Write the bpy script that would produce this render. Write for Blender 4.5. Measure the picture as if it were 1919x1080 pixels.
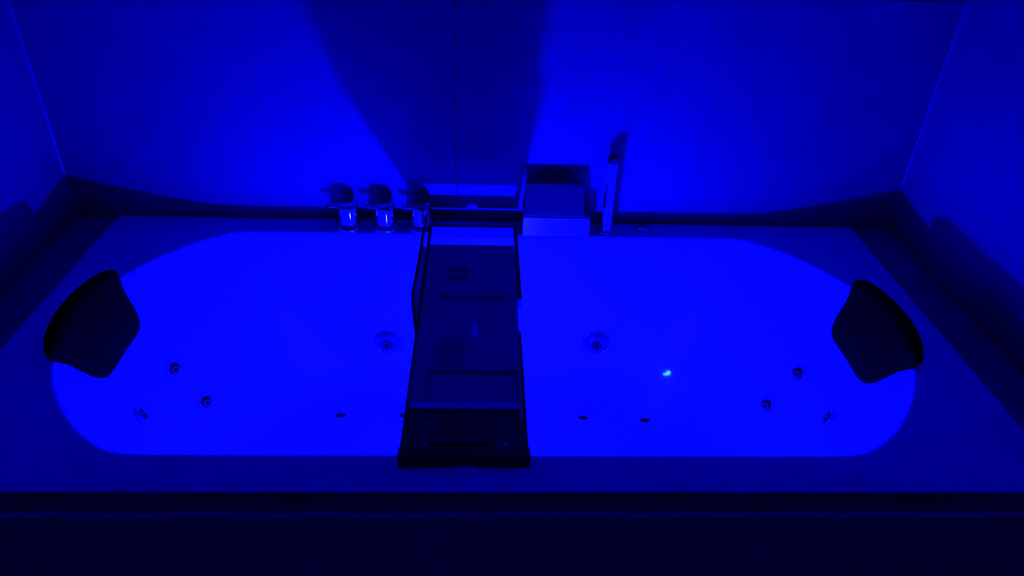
import bpy, bmesh, math
from mathutils import Matrix, Vector

# ------------------------------------------------------------------ scene reset / camera / light / exposure
for o in list(bpy.data.objects):
    bpy.data.objects.remove(o)
SC = bpy.context.scene
COL = SC.collection
RIM = 0.58                      # height of the tub rim above the bathroom floor

cam_d = bpy.data.cameras.new('camera')
cam = bpy.data.objects.new('camera', cam_d)
COL.objects.link(cam)
cam_d.sensor_width = 36.0
cam_d.lens = 1390.0 / 1919.0 * 36.0
cam_d.clip_start = 0.02
R_ = Vector((0.99905645, -0.02811898, 0.03309887))
U_ = Vector((-0.01227443, 0.54822995, 0.83623756))
F_ = Vector((0.04165994, 0.8358548, -0.54736752))
M = Matrix.Identity(4)
for i in range(3):
    M[i][0], M[i][1], M[i][2] = R_[i], U_[i], -F_[i]
M[0][3], M[1][3], M[2][3] = -0.0253, 0.0, RIM + 0.8629
cam.matrix_world = M
SC.camera = cam

world = bpy.data.worlds.new('night_world')
SC.world = world
world.use_nodes = True
world.node_tree.nodes['Background'].inputs[0].default_value = (0, 0, 0, 1)
world.node_tree.nodes['Background'].inputs[1].default_value = 0.0

LAMP_STRENGTH = 14000.0          # the single blue LED in the tub wall lights the whole room
SC.view_settings.view_transform = 'Standard'
SC.view_settings.look = 'None'
SC.view_settings.gamma = 1.0
SC.view_settings.use_curve_mapping = False
SC.view_settings.exposure = 0.0
SC.cycles.sample_clamp_indirect = 0.0
SC.cycles.sample_clamp_direct = 0.0
SC.cycles.caustics_reflective = False
SC.cycles.caustics_refractive = False
SC.cycles.max_bounces = 14
SC.cycles.diffuse_bounces = 10
SC.cycles.glossy_bounces = 6

# ------------------------------------------------------------------ materials
def principled(name, col, rough=0.5, metal=0.0, spec=0.5, noise=None, bump=None, coat=0.0):
    m = bpy.data.materials.new(name)
    m.use_nodes = True
    nt = m.node_tree
    b = nt.nodes['Principled BSDF']
    b.inputs['Base Color'].default_value = (*col, 1)
    b.inputs['Roughness'].default_value = rough
    b.inputs['Metallic'].default_value = metal
    b.inputs['Specular IOR Level'].default_value = spec
    b.inputs['Coat Weight'].default_value = coat
    if noise:
        sc, detail, col2, lo, hi = noise
        tc = nt.nodes.new('ShaderNodeTexCoord')
        n = nt.nodes.new('ShaderNodeTexNoise')
        n.inputs['Scale'].default_value = sc
        n.inputs['Detail'].default_value = detail
        n.inputs['Roughness'].default_value = 0.6
        n.inputs['Distortion'].default_value = 0.8
        r = nt.nodes.new('ShaderNodeValToRGB')
        r.color_ramp.elements[0].position = lo
        r.color_ramp.elements[1].position = hi
        r.color_ramp.elements[0].color = (*col2, 1)
        r.color_ramp.elements[1].color = (*col, 1)
        nt.links.new(tc.outputs['Object'], n.inputs['Vector'])
        nt.links.new(n.outputs['Fac'], r.inputs['Fac'])
        nt.links.new(r.outputs['Color'], b.inputs['Base Color'])
    if bump:
        bs, strength = bump
        tc2 = nt.nodes.new('ShaderNodeTexCoord')
        n2 = nt.nodes.new('ShaderNodeTexNoise')
        n2.inputs['Scale'].default_value = bs
        bp = nt.nodes.new('ShaderNodeBump')
        bp.inputs['Strength'].default_value = strength
        bp.inputs['Distance'].default_value = 0.002
        nt.links.new(tc2.outputs['Object'], n2.inputs['Vector'])
        nt.links.new(n2.outputs['Fac'], bp.inputs['Height'])
        nt.links.new(bp.outputs['Normal'], b.inputs['Normal'])
    return m

def emission(name, col, strength):
    m = bpy.data.materials.new(name)
    m.use_nodes = True
    nt = m.node_tree
    for n in list(nt.nodes):
        nt.nodes.remove(n)
    e = nt.nodes.new('ShaderNodeEmission')
    e.inputs[0].default_value = (*col, 1)
    e.inputs[1].default_value = strength
    o = nt.nodes.new('ShaderNodeOutputMaterial')
    nt.links.new(e.outputs[0], o.inputs[0])
    return m

ACRYL = principled('white_acrylic', (0.89, 0.89, 0.89), 0.3, spec=0.3)
TILE = principled('grey_stone_tile', (0.168, 0.168, 0.168), 0.42, spec=0.3, noise=(1.6, 5, (0.128, 0.128, 0.128), 0.34, 0.58))
GROUT = principled('grout', (0.2, 0.2, 0.2), 0.9)
CEIL = principled('white_ceiling_paint', (0.9, 0.9, 0.9), 0.8)
LEDGE = principled('dark_stone_ledge', (0.25, 0.25, 0.25), 0.5, spec=0.3, noise=(3.0, 4, (0.19, 0.19, 0.19), 0.35, 0.65))
PANEL = principled('grey_bath_panel', (0.45, 0.45, 0.45), 0.5)
LIP = principled('grey_rim_lip', (0.28, 0.28, 0.28), 0.5)
PAINT = principled('painted_plaster', (0.2, 0.2, 0.2), 0.8)
FLOORM = principled('floor_stone', (0.30, 0.30, 0.30), 0.5, noise=(4.0, 4, (0.22, 0.22, 0.22), 0.3, 0.7))
SEAL = principled('grey_sealant', (0.22, 0.22, 0.22), 0.3)
CHROME = principled('chrome', (0.85, 0.85, 0.86), 0.025, metal=1.0)
CHROMES = principled('satin_chrome', (0.8, 0.8, 0.82), 0.22, metal=1.0)
BLACKH = principled('hole_and_reflection_black', (0.004, 0.004, 0.004), 0.6, spec=0.1)
FOAM = principled('black_foam', (0.003, 0.003, 0.003), 0.7, spec=0.02, bump=(220.0, 0.15))
PLAST = principled('grey_plastic', (0.38, 0.38, 0.38), 0.42, spec=0.45)
PLASTM = principled('mid_grey_plastic', (0.25, 0.25, 0.25), 0.5)  # clip plates, and groove shade put into raised bars
ENDM = principled('end_bar_plastic', (0.06, 0.06, 0.06), 0.45)
PLASTD = principled('charcoal_plastic_and_mirror', (0.06, 0.06, 0.06), 0.45, spec=0.4)  # tray front plate; also the dark reflection painted on the spout chute
PALEP = principled('pale_grey_plastic', (0.85, 0.85, 0.85), 0.4)
GUN = principled('smoke_grey_plastic', (0.065, 0.065, 0.065), 0.15)
DARKM = principled('dark_metal', (0.07, 0.07, 0.07), 0.15, metal=1.0)
PLASTB = principled('black_plastic', (0.035, 0.035, 0.037), 0.45, spec=0.35)
SLOTM = principled('slot_shade_black', (0.012, 0.012, 0.012), 0.7, spec=0.1)  # flat black for the shade inside the tray's front slot
LENS = emission('blue_led_lens', (0.0002, 0.00026, 1.0), LAMP_STRENGTH)
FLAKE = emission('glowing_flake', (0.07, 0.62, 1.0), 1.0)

# ------------------------------------------------------------------ mesh helpers (coordinates: z = 0 is the rim plane)
def link(name, me, mat, parent=None, smooth=None):
    o = bpy.data.objects.new(name, me)
    COL.objects.link(o)
    if mat:
        me.materials.append(mat)
    if parent:
        o.parent = parent
    if smooth is not None:
        for p in me.polygons:
            p.use_smooth = True
        me.set_sharp_from_angle(angle=math.radians(smooth))
    return o

def mesh(name, v, f, mat, parent=None, smooth=None, fix=True):
    me = bpy.data.meshes.new(name)
    me.from_pydata([tuple(p) for p in v], [], f)
    if fix:
        bm = bmesh.new(); bm.from_mesh(me)
        bmesh.ops.recalc_face_normals(bm, faces=bm.faces)
        bm.to_mesh(me); bm.free()
    me.update()
    return link(name, me, mat, parent, smooth)

def box_bm(bm, x0, x1, y0, y1, z0, z1, bev=0.0, seg=2):
    r = bmesh.ops.create_cube(bm, size=1.0)
    vs = r['verts']
    for v in vs:
        v.co = Vector(((x0 + x1) / 2 + v.co.x * (x1 - x0), (y0 + y1) / 2 + v.co.y * (y1 - y0), (z0 + z1) / 2 + v.co.z * (z1 - z0)))
    if bev > 0:
        es = list({e for v in vs for e in v.link_edges})
        bmesh.ops.bevel(bm, geom=es, offset=bev, segments=seg, affect='EDGES', profile=0.5)

def boxes(name, specs, mat, parent=None, bev=0.0, smooth=None):
    bm = bmesh.new()
    for s in specs:
        box_bm(bm, *s, bev=bev)
    me = bpy.data.meshes.new(name)
    bm.to_mesh(me); bm.free()
    return link(name, me, mat, parent, smooth)

def lathe(name, prof, mat, parent=None, n=40, mtx=None, smooth=40):
    """profile of (radius, height) turned about local z, then moved by mtx"""
    v, f = [], []
    for (r, z) in prof:
        for i in range(n):
            a = 2 * math.pi * i / n
            v.append(Vector((r * math.cos(a), r * math.sin(a), z)))
    for k in range(len(prof) - 1):
        for i in range(n):
            j = (i + 1) % n
            f.append((k * n + i, k * n + j, (k + 1) * n + j, (k + 1) * n + i))
    f.append(tuple(range(n - 1, -1, -1)))
    f.append(tuple((len(prof) - 1) * n + i for i in range(n)))
    if mtx:
        v = [mtx @ p for p in v]
    bm = bmesh.new()
    me = bpy.data.meshes.new(name)
    me.from_pydata([tuple(p) for p in v], [], f)
    bm.from_mesh(me)
    bmesh.ops.remove_doubles(bm, verts=bm.verts, dist=1e-6)
    bmesh.ops.recalc_face_normals(bm, faces=bm.faces)
    bm.to_mesh(me); bm.free()
    return link(name, me, mat, parent, smooth)

def tube(name, pts, rad, mat, parent=None, n=10, smooth=50):
    v, f = [], []
    pts = [Vector(p) for p in pts]
    for k, p in enumerate(pts):
        d = (pts[min(k + 1, len(pts) - 1)] - pts[max(k - 1, 0)]).normalized()
        a = d.cross(Vector((0, 0, 1)))
        if a.length < 1e-3:
            a = Vector((1, 0, 0))
        a.normalize(); b = d.cross(a)
        for i in range(n):
            t = 2 * math.pi * i / n
            v.append(p + rad * (math.cos(t) * a + math.sin(t) * b))
    for k in range(len(pts) - 1):
        for i in range(n):
            j = (i + 1) % n
            f.append((k * n + i, k * n + j, (k + 1) * n + j, (k + 1) * n + i))
    f.append(tuple(range(n))); f.append(tuple((len(pts) - 1) * n + i for i in range(n)))
    return mesh(name, v, f, mat, parent, smooth)

def prism(name, poly, axis, a0, a1, mat, parent=None, bev=0.0, smooth=None):
    """closed polygon extruded along axis ('x','y','z')"""
    def P(q, t):
        return {'x': (t, q[0], q[1]), 'y': (q[0], t, q[1]), 'z': (q[0], q[1], t)}[axis]
    n = len(poly)
    v = [P(q, a0) for q in poly] + [P(q, a1) for q in poly]
    f = [tuple(range(n)), tuple(range(2 * n - 1, n - 1, -1))] + [(i, (i + 1) % n, n + (i + 1) % n, n + i) for i in range(n)]
    me = bpy.data.meshes.new(name)
    me.from_pydata(v, [], f)
    bm = bmesh.new(); bm.from_mesh(me)
    bmesh.ops.recalc_face_normals(bm, faces=bm.faces)
    if bev > 0:
        bmesh.ops.bevel(bm, geom=list(bm.edges), offset=bev, segments=2, affect='EDGES', profile=0.5)
    bm.to_mesh(me); bm.free()
    return link(name, me, mat, parent, smooth)

def thing(name, label, cat, loc=(0, 0, 0), group=None):
    o = bpy.data.objects.new(name, None)
    o.empty_display_size = 0.05
    COL.objects.link(o)
    o.location = (loc[0], loc[1], loc[2] + RIM)
    return tag(o, label, cat, group)

def tag(o, label, cat=None, group=None, kind=None):
    if label: o['label'] = label
    if cat: o['category'] = cat
    if group: o['group'] = group
    if kind: o['kind'] = kind
    return o

def up(o):
    o.location.z += RIM
    return o

def aim(loc, normal):
    """matrix that turns local z to normal and moves to loc"""
    return Matrix.Translation(Vector(loc)) @ Vector(normal).to_track_quat('Z', 'Y').to_matrix().to_4x4()

# ------------------------------------------------------------------ the room
YB = 1.6207                     # face of the back wall tiles
XL, XR = -0.9988, 0.9972        # faces of the side wall tiles
YF = -0.95                      # wall behind the camera
ZF, ZC = -RIM, 1.60
def struct(o, label):
    up(o); return tag(o, label, None, None, 'structure')

struct(boxes('floor', [(XL - .1, XR + .1, YF - .1, YB + .1, ZF - .1, ZF)], FLOORM), 'dark stone bathroom floor below the tub front')
struct(boxes('ceiling', [(XL - .1, XR + .1, YF - .1, YB + .1, ZC, ZC + .1)], CEIL), 'plain white painted bathroom ceiling')
struct(boxes('wall_front', [(XL - .1, XR + .1, YF - .1, YF, ZF, ZC)], PAINT), 'plain painted wall behind the viewer')
wb = struct(boxes('wall_back', [(XL - .1, XR + .1, YB + .010, YB + .1, ZF, ZC)], GROUT), 'grey stone tiled wall behind the tub taps')
wl = struct(boxes('wall_left', [(XL - .1, XL - .010, YF, YB + .012, ZF, ZC)], GROUT), 'grey stone tiled wall at the left end of the tub')
wr = struct(boxes('wall_right', [(XR + .010, XR + .1, YF, YB + .012, ZF, ZC)], GROUT), 'grey stone tiled wall at the right end of the tub')

rows = [(-0.579, -0.061), (-0.060, 0.541), (0.542, 1.143), (1.144, 1.599)]
SEAM = -0.088
for (z0, z1) in rows:
    for (x0, x1) in ((XL - .008, SEAM - .0004), (SEAM + .0004, XR + .008)):
        boxes('tile', [(x0, x1, YB, YB + .0105, z0, z1)], TILE, wb, bev=0.0012)
for (z0, z1) in ((-0.579, -0.301), (-0.300, 0.899), (0.900, 1.599)):
    for (y0, y1) in ((0.419, YB), (-0.783, 0.417), (YF, -0.785)):
        boxes('tile', [(XL - .0105, XL, y0, y1, z0, z1)], TILE, wl, bev=0.0012)
        boxes('tile', [(XR, XR + .0105, y0, y1, z0, z1)], TILE, wr, bev=0.0012)

def bead(name, x, sx, label):
    n, r = 6, 0.0035
    poly = [(x, YB)]
    for i in range(n + 1):
        a = math.pi / 2 * i / n
        poly.append((x + sx * (r - r * math.sin(a)), YB - (r - r * math.cos(a))))
    return struct(prism(name, poly, 'z', -0.005, 1.59, SEAL), label)
bead('trim_1', XL, 1, 'thin pale sealant bead in the left corner of the tiled walls')
bead('trim_2', XR, -1, 'thin pale sealant bead in the right corner of the tiled walls')

# ledges between the tub and the side walls
tag(up(boxes('ledge_slab', [(XL, -0.9015, 0.762, YB, -0.04, -0.006)], LEDGE, bev=.002)), 'narrow dark stone ledge between tub rim and left wall', 'ledge', 'stone ledges')
tag(up(boxes('ledge_slab', [(0.9015, XR, 0.762, YB, -0.04, -0.006)], LEDGE, bev=.002)), 'narrow dark stone ledge between tub rim and right wall', 'ledge', 'stone ledges')
for sx in (-1, 1):
    a, b = (XL, -0.9015) if sx < 0 else (0.9015, XR)
    o = tag(up(boxes('ledge_support', [(a + .003, b - .003, 0.775, YB - .002, ZF + .001, -0.041)], PANEL)), None, None, None, 'structure')
    tag(o, 'masonry base carrying the %s stone ledge' % ('left' if sx < 0 else 'right'))

# ------------------------------------------------------------------ the bathtub
YC = 1.1925                     # long axis of the tub
NS, NA = 14, 26
def quarter(xs, dy, xe, bul):
    """quarter outline: straight edge to xs at dy, then an arc to (xe, 0)"""
    pts = [(xs * i / NS, dy) for i in range(NS)]
    for i in range(NA + 1):
        t = i / NA
        a = (math.pi / 2) * t
        lx, ly = xs + (xe - xs) * t, dy * (1 - t)
        ex, ey = xs + (xe - xs) * math.sin(a), dy * math.cos(a)
        pts.append((lx + (ex - lx) * bul, ly + (ey - ly) * bul))
    return pts
def full(q):
    a = q                                        # back right, from (0,dy) to (xe,0)
    b = [(x, -y) for x, y in reversed(q[:-1])]   # front right
    c = [(-x, -y) for x, y in q[1:]]             # front left
    d = [(-x, y) for x, y in reversed(q[1:-1])]  # back left
    return a + b + c + d
def smooth_loop(p, it):
    n = len(p)
    for _ in range(it):
        p = [((p[i - 1][0] + 2 * p[i][0] + p[(i + 1) % n][0]) / 4, (p[i - 1][1] + 2 * p[i][1] + p[(i + 1) % n][1]) / 4) for i in range(n)]
    return p
def inset(p, d):
    n = len(p); out = []
    for i in range(n):
        a, b = p[i - 1], p[(i + 1) % n]
        tx, ty = b[0] - a[0], b[1] - a[1]
        l = math.hypot(tx, ty)
        out.append((p[i][0] + d * ty / l, p[i][1] - d * tx / l))
    return out
RIMC = smooth_loop(full(quarter(0.59, 0.352, 0.826, 0.60)), 2)
FLRC = smooth_loop(full(quarter(0.30, 0.345, 0.605, 0.86)), 4)
DEPTH = -0.43
def wall_at(t):                  # 0 rim .. 1 floor line of the side walls
    return [(a[0] + (b[0] - a[0]) * t, a[1] + (b[1] - a[1]) * t) for a, b in zip(RIMC, FLRC)]

tub = thing('bathtub', 'white acrylic two person whirlpool bathtub glowing blue inside', 'bathtub')
rings = []
e = 0.010                        # rounded edge of the rim
for k in range(5):
    a = math.pi / 2 * k / 4
    rings.append(([q for q in inset(wall_at(0), -e + e * math.sin(a))], -e + e * math.cos(a)))
for k in range(1, 9):
    t = k / 9 * 0.86
    rings.append((wall_at(t), -e + (DEPTH + e) * t))
for k in range(0, 8):            # fillet into the floor
    a = math.pi / 2 * k / 7
    r = 0.06
    rings.append((inset(wall_at(0.86 + .14 * math.sin(a)), r * (1 - math.cos(a))), DEPTH + r * (1 - math.sin(a))))
N = len(RIMC)
v, f = [], []
for pl, z in rings:
    v += [(x, YC + y, z) for x, y in pl]
for s in (0.75, 0.5, 0.25):
    v += [(x * s, YC + y * s, DEPTH - .004 * (1 - s)) for x, y in rings[-1][0]]
v.append((0, YC, DEPTH - .005))
nr = len(rings) + 3
for k in range(nr - 1):
    for i in range(N):
        j = (i + 1) % N
        f.append((k * N + i, (k + 1) * N + i, (k + 1) * N + j, k * N + j))
for i in range(N):
    f.append(((nr - 1) * N + i, len(v) - 1, (nr - 1) * N + (i + 1) % N))
basin = mesh('basin', v, f, ACRYL, tub, smooth=60, fix=False)

# flat rim with a turned down lip
X0, X1, Y0, Y1 = -0.9, 0.9, 0.7612, 1.6195
def outer(p):
    out = []
    n = len(p)
    def q(i):                    # map quarter index to rectangle
        return (0.9 * i / NS, 1) if i <= NS else (0.9, 1 - (i - NS) / NA)
    Q = NS + NA
    for i in range(n):
        s = i // Q; k = i % Q
        if s == 0: x, y = q(k); 
        elif s == 1: x, y = q(Q - k); y = -y
        elif s == 2: x, y = q(k); x, y = -x, -y
        else: x, y = q(Q - k); x = -x
        out.append((x, YC + y * (Y1 - YC) if y > 0 else YC + y * (YC - Y0)))
    return out
OUT = outer(RIMC)
assert len(OUT) == N
inn = [(x, YC + y) for x, y in rings[0][0]]
v = [(x, y, 0) for x, y in inn]
sh = lambda p, d: (p[0] - math.copysign(d, p[0]) * (abs(p[0]) > .899), p[1] + (d if p[1] < Y0 + .001 else (-d if p[1] > Y1 - .001 else 0)))
v += [(*sh(p, .004), 0) for p in OUT] + [(*sh(p, .001), -.0012) for p in OUT] + [(*p, -.004) for p in OUT] + [(*p, -.006) for p in OUT]
f = []
for k in range(4):
    for i in range(N):
        j = (i + 1) % N
        f.append((k * N + i, k * N + j, (k + 1) * N + j, (k + 1) * N + i))
rim = mesh('rim', v, f, ACRYL, tub, smooth=40, fix=False)
bm = bmesh.new(); bm.from_mesh(rim.data); bmesh.ops.recalc_face_normals(bm, faces=bm.faces)
if sum(fc.normal.z * fc.calc_area() for fc in bm.faces) < 0:
    bmesh.ops.reverse_faces(bm, faces=bm.faces)
bm.to_mesh(rim.data); bm.free()

boxes('rim_lip', [(-.8998, .8998, Y0 + .0002, Y0 + .028, -.043, -.0062)], LIP, tub, bev=.001)  # lip face coloured darker than the white rim above
tag(tub.children[-1], 'dark grey lip face below the near rim')

# side jets on the two sloping backrests
def jet(loc, nrm):
    m = aim(loc, nrm)
    n = Vector(nrm).normalized()
    d = Vector((-loc[0], YC - loc[1], -0.15))         # nozzles shifted towards the middle, baring the black disc as a crescent
    d = (d - n * d.dot(n)).normalized()
    m2 = aim(Vector(loc) + d * .0045, (n + Vector((0, -.25, .2))).normalized())
    o = lathe('jet', [(0.0, .001), (.0175, .001), (.0175, .003), (.0160, .0055), (.0140, .0058), (.0130, .002), (0.0, .002)], CHROME, tub, 28, m)
    lathe('reflection_cup', [(0.0, .002), (.0132, .002), (.0125, .0030), (0.0, .0030)], BLACKH, o, 24, m)  # black disc paints in the dark room mirrored by the chrome ring
    lathe('nozzle', [(0.0, .001), (.0086, .001), (.0086, .0035), (.0074, .0065), (0, .0065)], ACRYL, o, 22, m2)
    lathe('outlet', [(0.0, .006), (.0058, .006), (.0058, .0069), (0, .0069)], BLACKH, o, 16, m2)
for sx in (-1, 1):
    for (x, y, z) in ((.705, 1.293, -.203), (.630, 1.287, -.301), (.706, 1.128, -.202)):
        t = -z / -DEPTH
        # point of the tub wall nearest in y
        w = wall_at(t * 1.0 if t < .86 else .9)
        best = min((q for q in w if q[0] > 0.3), key=lambda q: abs(YC + q[1] - y))
        i = w.index(best)
        a, b = w[i - 1], w[(i + 1) % N]
        tx, ty = b[0] - a[0], b[1] - a[1]
        wd = wall_at(t + .05)
        dn = Vector((wd[i][0] - best[0], wd[i][1] - best[1], DEPTH * .05))
        n = Vector((tx, ty, 0)).cross(dn).normalized()
        if n.x > 0: n = -n
        P = Vector((best[0], YC + best[1], z))
        jet((sx * P.x, P.y, P.z), (sx * n.x, n.y, n.z))

# suction covers on the long back wall
def suction(x, z):
    t = z / DEPTH
    y = YC + 0.352 + (0.345 - .352) * t
    m = aim((x, y, z), (0, -1, -.02))
    o = lathe('suction_cover', [(0, -.002), (.0345, -.002), (.0345, .003), (.033, .006), (.026, .0125), (.017, .0155), (.0140, .0150), (.0135, .009), (0, .009)], GUN, tub, 48, m)
    tor = []
    for k in range(9):
        a = math.pi * k / 8
        tor.append((.0362 - .0034 * math.cos(a), -.001 + .0058 * math.sin(a)))
    lathe('glint_ring', [(.0328, -.002)] + tor + [(.0396, -.002)], CHROME, o, 56, m, smooth=80)  # chrome ring added to carry the lamp's glints
    lathe('hub', [(0, .006), (.0115, .006), (.0115, .016), (.0095, .018), (.006, .018), (.0055, .012), (0, .012)], PLASTB, o, 28, m)
    lathe('screw_recess', [(0, .0125), (.0055, .0125), (.0055, .0183), (0, .0183)], BLACKH, o, 18, m)
suction(-.265, -.315)
suction(.277, -.312)

# air jets in the floor
for (x, y) in ((-.37, 1.385), (-.213, 1.386), (.235, 1.381), (.390, 1.373)):
    m = aim((x, y, DEPTH - .001), (0, 0, 1))
    o = lathe('air_jet', [(0, 0), (.0150, 0), (.0150, .003), (.0130, .0065), (.008, .0080), (0, .0085)], ACRYL, tub, 26, m)
    lathe('outlet', [(0, 0), (.0125, 0), (.0120, .0020), (.0090, .0034), (0, .0036)], BLACKH, o, 18, Matrix.Translation((x, y - .0060, DEPTH + .0042)) @ Matrix.Scale(.62, 4, (0, 1, 0)))

# the blue underwater light in the near long wall
LY, LZ = YC - 0.347, -0.300
m = aim((.006, LY, LZ), (0, 1, 0))
lamp = lathe('light_bezel', [(0, -.002), (.043, -.002), (.043, .005), (.040, .009), (.034, .011), (.019, .0075), (.0175, .006), (0, .006)], CHROMES, tub, 44, m)
tag(lamp, 'round chrome light bezel in the tub wall')
dome = [(.016, .0065)]
for k in range(1, 7):
    a = math.pi / 2 * k / 6
    dome.append((.016 * math.cos(a), .0065 + .013 * math.sin(a)))
lens = lathe('light_lens', [(0, .0065)] + dome, LENS, lamp, 36, m, smooth=60)
tag(lens, 'glowing blue domed lens')

# front panel under the lip
boxes('front_panel', [(-0.99, 0.99, 0.7495, 0.772, ZF + .002, -0.0442)], PANEL, tub, bev=.0015)
tag(tub.children[-1], 'long dark front panel beneath the near rim')

# ------------------------------------------------------------------ headrest pillows
def pillow(sx, label):
    t_ = thing('headrest_pillow', label, 'headrest', (sx * .80, YC, 0), 'black headrests')
    # front profile (x from tub axis, z), back profile, half width, crescent
    prof = [((.829, .006), (.825, .004), .116, .85),
            ((.833, .021), (.824, .004), .146, .85),
            ((.824, .038), (.822, .004), .151, .85),
            ((.803, .046), (.816, .004), .138, .85),
            ((.788, .037), (.808, .004), .128, .9),
            ((.771, .012), (.804, -.014), .119, 1.0),
            ((.752, -.018), (.795, -.038), .112, 1.0),
            ((.739, -.046), (.786, -.057), .106, 1.0),
            ((.731, -.070), (.778, -.073), .097, 1.0),
            ((.731, -.087), (.772, -.086), .082, 1.0)]
    NT = 25
    v, f = [], []
    np_ = len(prof)
    for k in range(NT):
        t = -1 + 2 * k / (NT - 1)
        th = max(0.04, (1 - abs(t) ** 5) ** .5)
        row = []
        for side in (0, 1):
            seq = prof if side == 0 else prof[::-1]
            for (F, B, hw, cr) in seq:
                q = t * t * (hw / .125) ** 2
                fx = F[0] - q * (.024 if cr < .95 else .012)
                bx = B[0] - q * (.030 if cr < .95 else .036)
                px, pz = (fx, F[1]) if side == 0 else (bx, B[1])
                mx, mz = bx + (fx - bx) * .25, B[1] + (F[1] - B[1]) * .25
                x, z = mx + (px - mx) * th, mz + (pz - mz) * th
                row.append((sx * x - sx * .80, hw * t, z))
        v += row
    n = 2 * np_
    for k in range(NT - 1):
        for i in range(n):
            j = (i + 1) % n
            f.append((k * n + i, k * n + j, (k + 1) * n + j, (k + 1) * n + i))
    f.append(tuple(range(n))); f.append(tuple((NT - 1) * n + i for i in range(n)))
    o = mesh('cushion', v, f, FOAM, t_, smooth=180)
    s = o.modifiers.new('soft', 'SUBSURF'); s.levels = 1; s.render_levels = 2
    return t_
pillow(-1, 'black foam headrest hooked over the left end of the tub rim')
pillow(1, 'black foam headrest hooked over the right end of the tub rim')

# ------------------------------------------------------------------ taps on the back rim
KY = 1.580
def knob(x, label):
    t = thing('tap_knob', label, 'tap', (x, KY, 0), 'chrome tap knobs')
    lathe('escutcheon', [(0, 0), (.034, 0), (.0345, .005), (.0335, .009), (.031, .0115), (.0285, .0115), (.0255, .0085), (.0235, .006), (0, .006)], CHROME, t, 48)
    lathe('handle', [(0, .0055), (.0240, .0055), (.0252, .0085), (.02535, .0125), (.0251, .020), (.02486, .028), (.02462, .036), (.02436, .044), (.02408, .051), (.0238, .0565), (.0222, .0615), (.0190, .0630), (0, .0634)], CHROME, t, 48)
    pin = tube('lever_pin', [(-.022, 0, .052), (-.033, 0, .053), (-.044, 0, .054)], .0055, CHROME, t, 12)
    return t
knob(-.342, 'chrome tap knob farthest from the black tray')
knob(-.2555, 'middle chrome tap knob of the three on the back rim')
knob(-.170, 'chrome tap knob tucked behind the corner of the tray')

# waterfall spout: a low block with a steep chute on top
sp = thing('waterfall_spout', 'broad chrome waterfall spout on the back rim beside the tray', 'spout', (.150, 1.58, 0))
prism('body', [(-.034, 0), (-.034, .047), (-.030, .051), (.036, .051), (.036, 0)], 'x', -.078, .080, CHROMES, sp)
prism('chute', [(-.036, .0515), (-.036, .056), (-.022, .088), (-.008, .123), (-.004, .126), (.004, .124), (-.006, .088), (-.010, .0515)], 'x', -.075, .063, PLASTD, sp)  # charcoal colour stands in for chrome mirroring the dark room
tag(sp.children[1], 'sloping chute plate painted dark like its reflection')
boxes('lip', [(-.070, .072, -.0395, -.0342, .041, .0512)], CHROMES, sp)

# hand shower standing in its holder
hs = thing('hand_shower', 'upright chrome stick hand shower on the back rim right of the spout', 'hand shower', (.2745, 1.577, 0))
lathe('holder_ring', [(0, 0), (.0215, 0), (.0215, .004), (.019, .008), (.0165, .009), (.016, .005), (0, .005)], CHROME, hs, 40)
prism('handle', [(-.0125, -.012), (-.009, -.0155), (.009, -.0155), (.0125, -.012), (.0125, .012), (.009, .0155), (-.009, .0155), (-.0125, .012)], 'z', .005, .181, CHROME, hs)
prism('end_cap', [(-.0125, .1812), (-.0125, .184), (-.004, .195), (.0135, .195), (.0135, .1812)], 'y', -.0145, .0145, PLASTB, hs, bev=.0015)

# air control button
ab = thing('air_control', 'flat round chrome button on the back rim right of the hand shower', 'button', (.367, 1.584, 0))
lathe('ring', [(0, 0), (.0215, 0), (.0215, .004), (.0195, .0065), (.0165, .0065), (.0155, .004), (0, .004)], CHROME, ab, 40)
lathe('cap', [(0, .0035), (.0148, .0035), (.0148, .0055), (.012, .0068), (0, .0072)], CHROMES, ab, 36)

# ------------------------------------------------------------------ the tray across the tub
tr = thing('bath_tray', 'dark plastic bath tray bridging the middle of the tub from rim to rim', 'bath tray', (0, 0, 0))
TX0, TX1 = -.147, .051
ZT, ZB = .030, .006
# hole: x -.043..-.031, y 1.104..1.149 crosses the joint of the two halves
boxes('main_panel', [
    (TX0 + .004, -.116, .906, 1.006, ZB, ZT), (.041, TX1 - .004, .906, 1.006, ZB, ZT),
    (-.116, .041, .906, 1.006, ZB, .0235),
    (TX0 + .004, TX1 - .004, 1.006, 1.104, ZB, ZT),
    (TX0 + .004, -.043, 1.104, 1.1205, ZB, ZT), (-.030, TX1 - .004, 1.104, 1.1205, ZB, ZT)], PLAST, tr)
boxes('front_plate', [(TX0 + .004, TX1 - .004, .824, .9055, ZB, ZT)], PLASTD, tr)
boxes('extension_panel', [
    (TX0 + .006, -.043, 1.121, 1.149, ZB, .0285), (-.030, .047, 1.121, 1.149, ZB, .0285),
    (TX0 + .006, .047, 1.149, 1.449, ZB, .0285)], PLAST, tr)
boxes('side_rail', [(TX0, TX0 + .0045, .822, 1.121, .004, .032)], PLASTB, tr, bev=.001)
boxes('side_rail', [(TX1 - .0045, TX1, .822, 1.121, .004, .032)], PLASTB, tr, bev=.001)
boxes('extension_rail', [(TX0 - .001, TX0 + .006, 1.1215, 1.534, .004, .030)], PLASTB, tr, bev=.0012)
boxes('extension_rail', [(.0485, .0575, 1.233, 1.534, .004, .030)], PLASTB, tr, bev=.0012)
boxes('slot_insert', [(-.0428, -.0302, 1.1042, 1.1488, ZB, .0295)], PALEP, tr)
tag(tr.children[-1], 'pale small rectangular insert')
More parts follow.
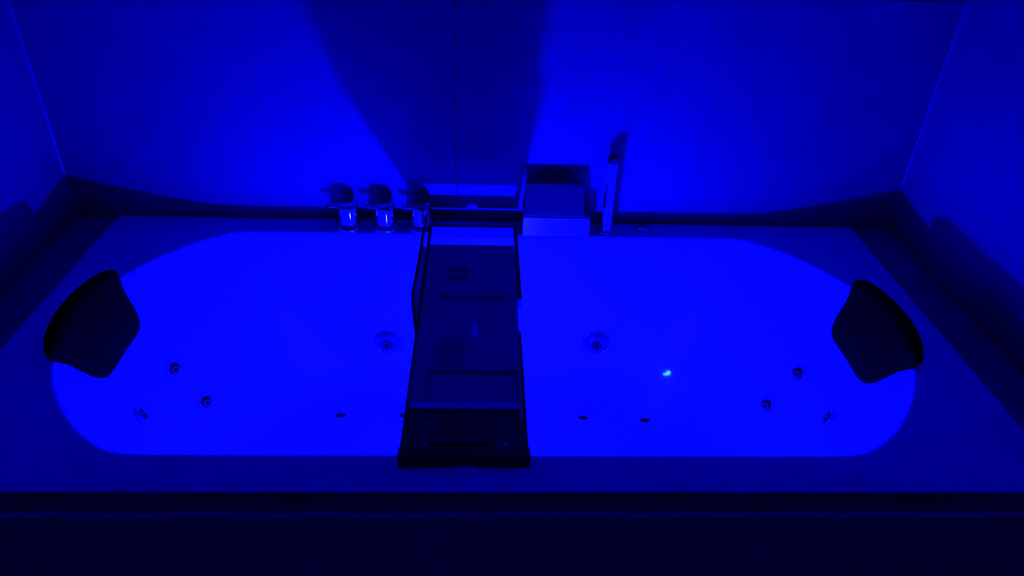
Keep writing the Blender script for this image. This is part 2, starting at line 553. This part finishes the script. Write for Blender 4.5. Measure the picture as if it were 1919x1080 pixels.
# front end bar with a finger notch underneath, standing on the near rim
def endbar(name, x0, x1, y0, y1, z0, z1, xc, w, hgt, mat):
    poly = [(x0, z0)]
    poly += [(xc - w, z0)]
    for i in range(1, 8):
        a = math.pi * i / 8
        poly.append((xc - w * math.cos(a), z0 + hgt * math.sin(a)))
    poly += [(xc + w, z0), (x1, z0), (x1, z1 - .003), (x1 - .003, z1), (x0 + .003, z1), (x0, z1 - .003)]
    return prism(name, poly, 'y', y0, y1, mat, tr)
endbar('front_bar', TX0 - .003, TX1 + .003, .8085, .8235, .0003, .031, -.050, .022, .006, PLASTB)
endbar('end_bar', TX0 - .002, .0585, 1.5345, 1.5470, .0006, .0265, -.044, .013, .0085, ENDM)
# stop bar, soap recess lip, groove shade as darker ribs, grip, clip plates, screws
prism('stop_bar', [(.906, .0302), (.906, .0335), (.908, .0350), (.919, .0345), (.921, .0325), (.921, .0185)], 'x', -.136, .040, PALEP, tr, bev=.0006)
tag(tr.children[-1], 'raised straight stop bar')
for x in (-.100, -.087, -.074, -.061):
    boxes('groove_shade', [(x - .003, x + .003, 1.016, 1.100, ZT, ZT + .0015)], PLASTM, tr, bev=.0008)  # darker raised bars painted in place of shaded grooves
boxes('cross_groove_shade', [(-.113, .030, 1.234, 1.247, .0287, .0315)], PLASTM, tr, bev=.001)  # darker bar stands in for the shade of a thin groove
boxes('clip_plate', [(-.096, -.058, 1.308, 1.328, .0287, .0315)], PLASTM, tr, bev=.001)
boxes('clip_plate', [(-.096, -.054, 1.337, 1.346, .0287, .0312)], PLASTM, tr, bev=.001)
boxes('grip_plate', [(-.088, -.020, .850, .886, ZT + .0002, ZT + .0022)], PLASTB, tr, bev=.0009)
boxes('slot_shade', [(-.102, -.001, .8245, .8315, ZT + .0002, ZT + .002)], SLOTM, tr, bev=.0007)  # raised black strip stands in for the shade of a slot
for (x, y) in ((-.109, .875), (.014, .874), (-.1085, .8285), (.0145, .829)):
    lathe('screw', [(0, ZT), (.0035, ZT), (.003, ZT + .0012), (0, ZT + .002)], CHROMES, tr, 14, Matrix.Translation((x, y, 0)))
boxes('bright_slit', [(.0420, .0452, .886, .9045, ZT, ZT + .002)], PALEP, tr)  # pale strip painted in for a bright slit at the tray edge
# folding side arm on the left of the extension
arm = [(-.146, 1.123), (-.156, 1.190), (-.1635, 1.246), (-.162, 1.320), (-.1605, 1.392), (-.1605, 1.470), (-.160, 1.540)]
va, fa = [], []
for i, (x, y) in enumerate(arm):
    va += [(x - .003, y, .012), (x + .003, y, .012), (x + .003, y, .027), (x - .003, y, .027)]
for i in range(len(arm) - 1):
    for k in range(4):
        fa.append((4 * i + k, 4 * i + (k + 1) % 4, 4 * i + 4 + (k + 1) % 4, 4 * i + 4 + k))
fa += [(0, 1, 2, 3), tuple(4 * (len(arm) - 1) + k for k in range(4))]
mesh('side_arm', va, fa, PLASTB, tr, smooth=30)
poly = [(TX0 - .0015, 1.124)] + [(x + .0025, y) for x, y in arm[1:5]] + [(-.1570, 1.452), (TX0 - .0015, 1.440)]
prism('side_web', poly, 'z', .012, .024, PALEP, tr)

# ------------------------------------------------------------------ bright flake stuck low on the back wall of the tub
flake_pts = [(-.011, -.007), (-.004, -.002), (-.0005, .0045), (.003, .008), (.0055, .0065), (.0085, .007), (.0105, .002), (.008, -.003), (.002, -.006), (-.006, -.0085)]
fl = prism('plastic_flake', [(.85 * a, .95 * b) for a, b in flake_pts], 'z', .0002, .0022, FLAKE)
fn = Vector((-.504, -.777, .378))
fx = Vector((.8, -.5, 0)); fx = (fx - fn * fx.dot(fn)).normalized()
fm = Matrix.Identity(4)
for i, c in enumerate((fx, fn.cross(fx), fn)):
    for k in range(3): fm[k][i] = c[k]
fm.translation = Vector((.4635, 1.4892, -.3718))
fl.data.transform(fm)
up(fl)
tag(fl, 'tiny glowing cyan flake stuck low on the back of the tub', 'flake')
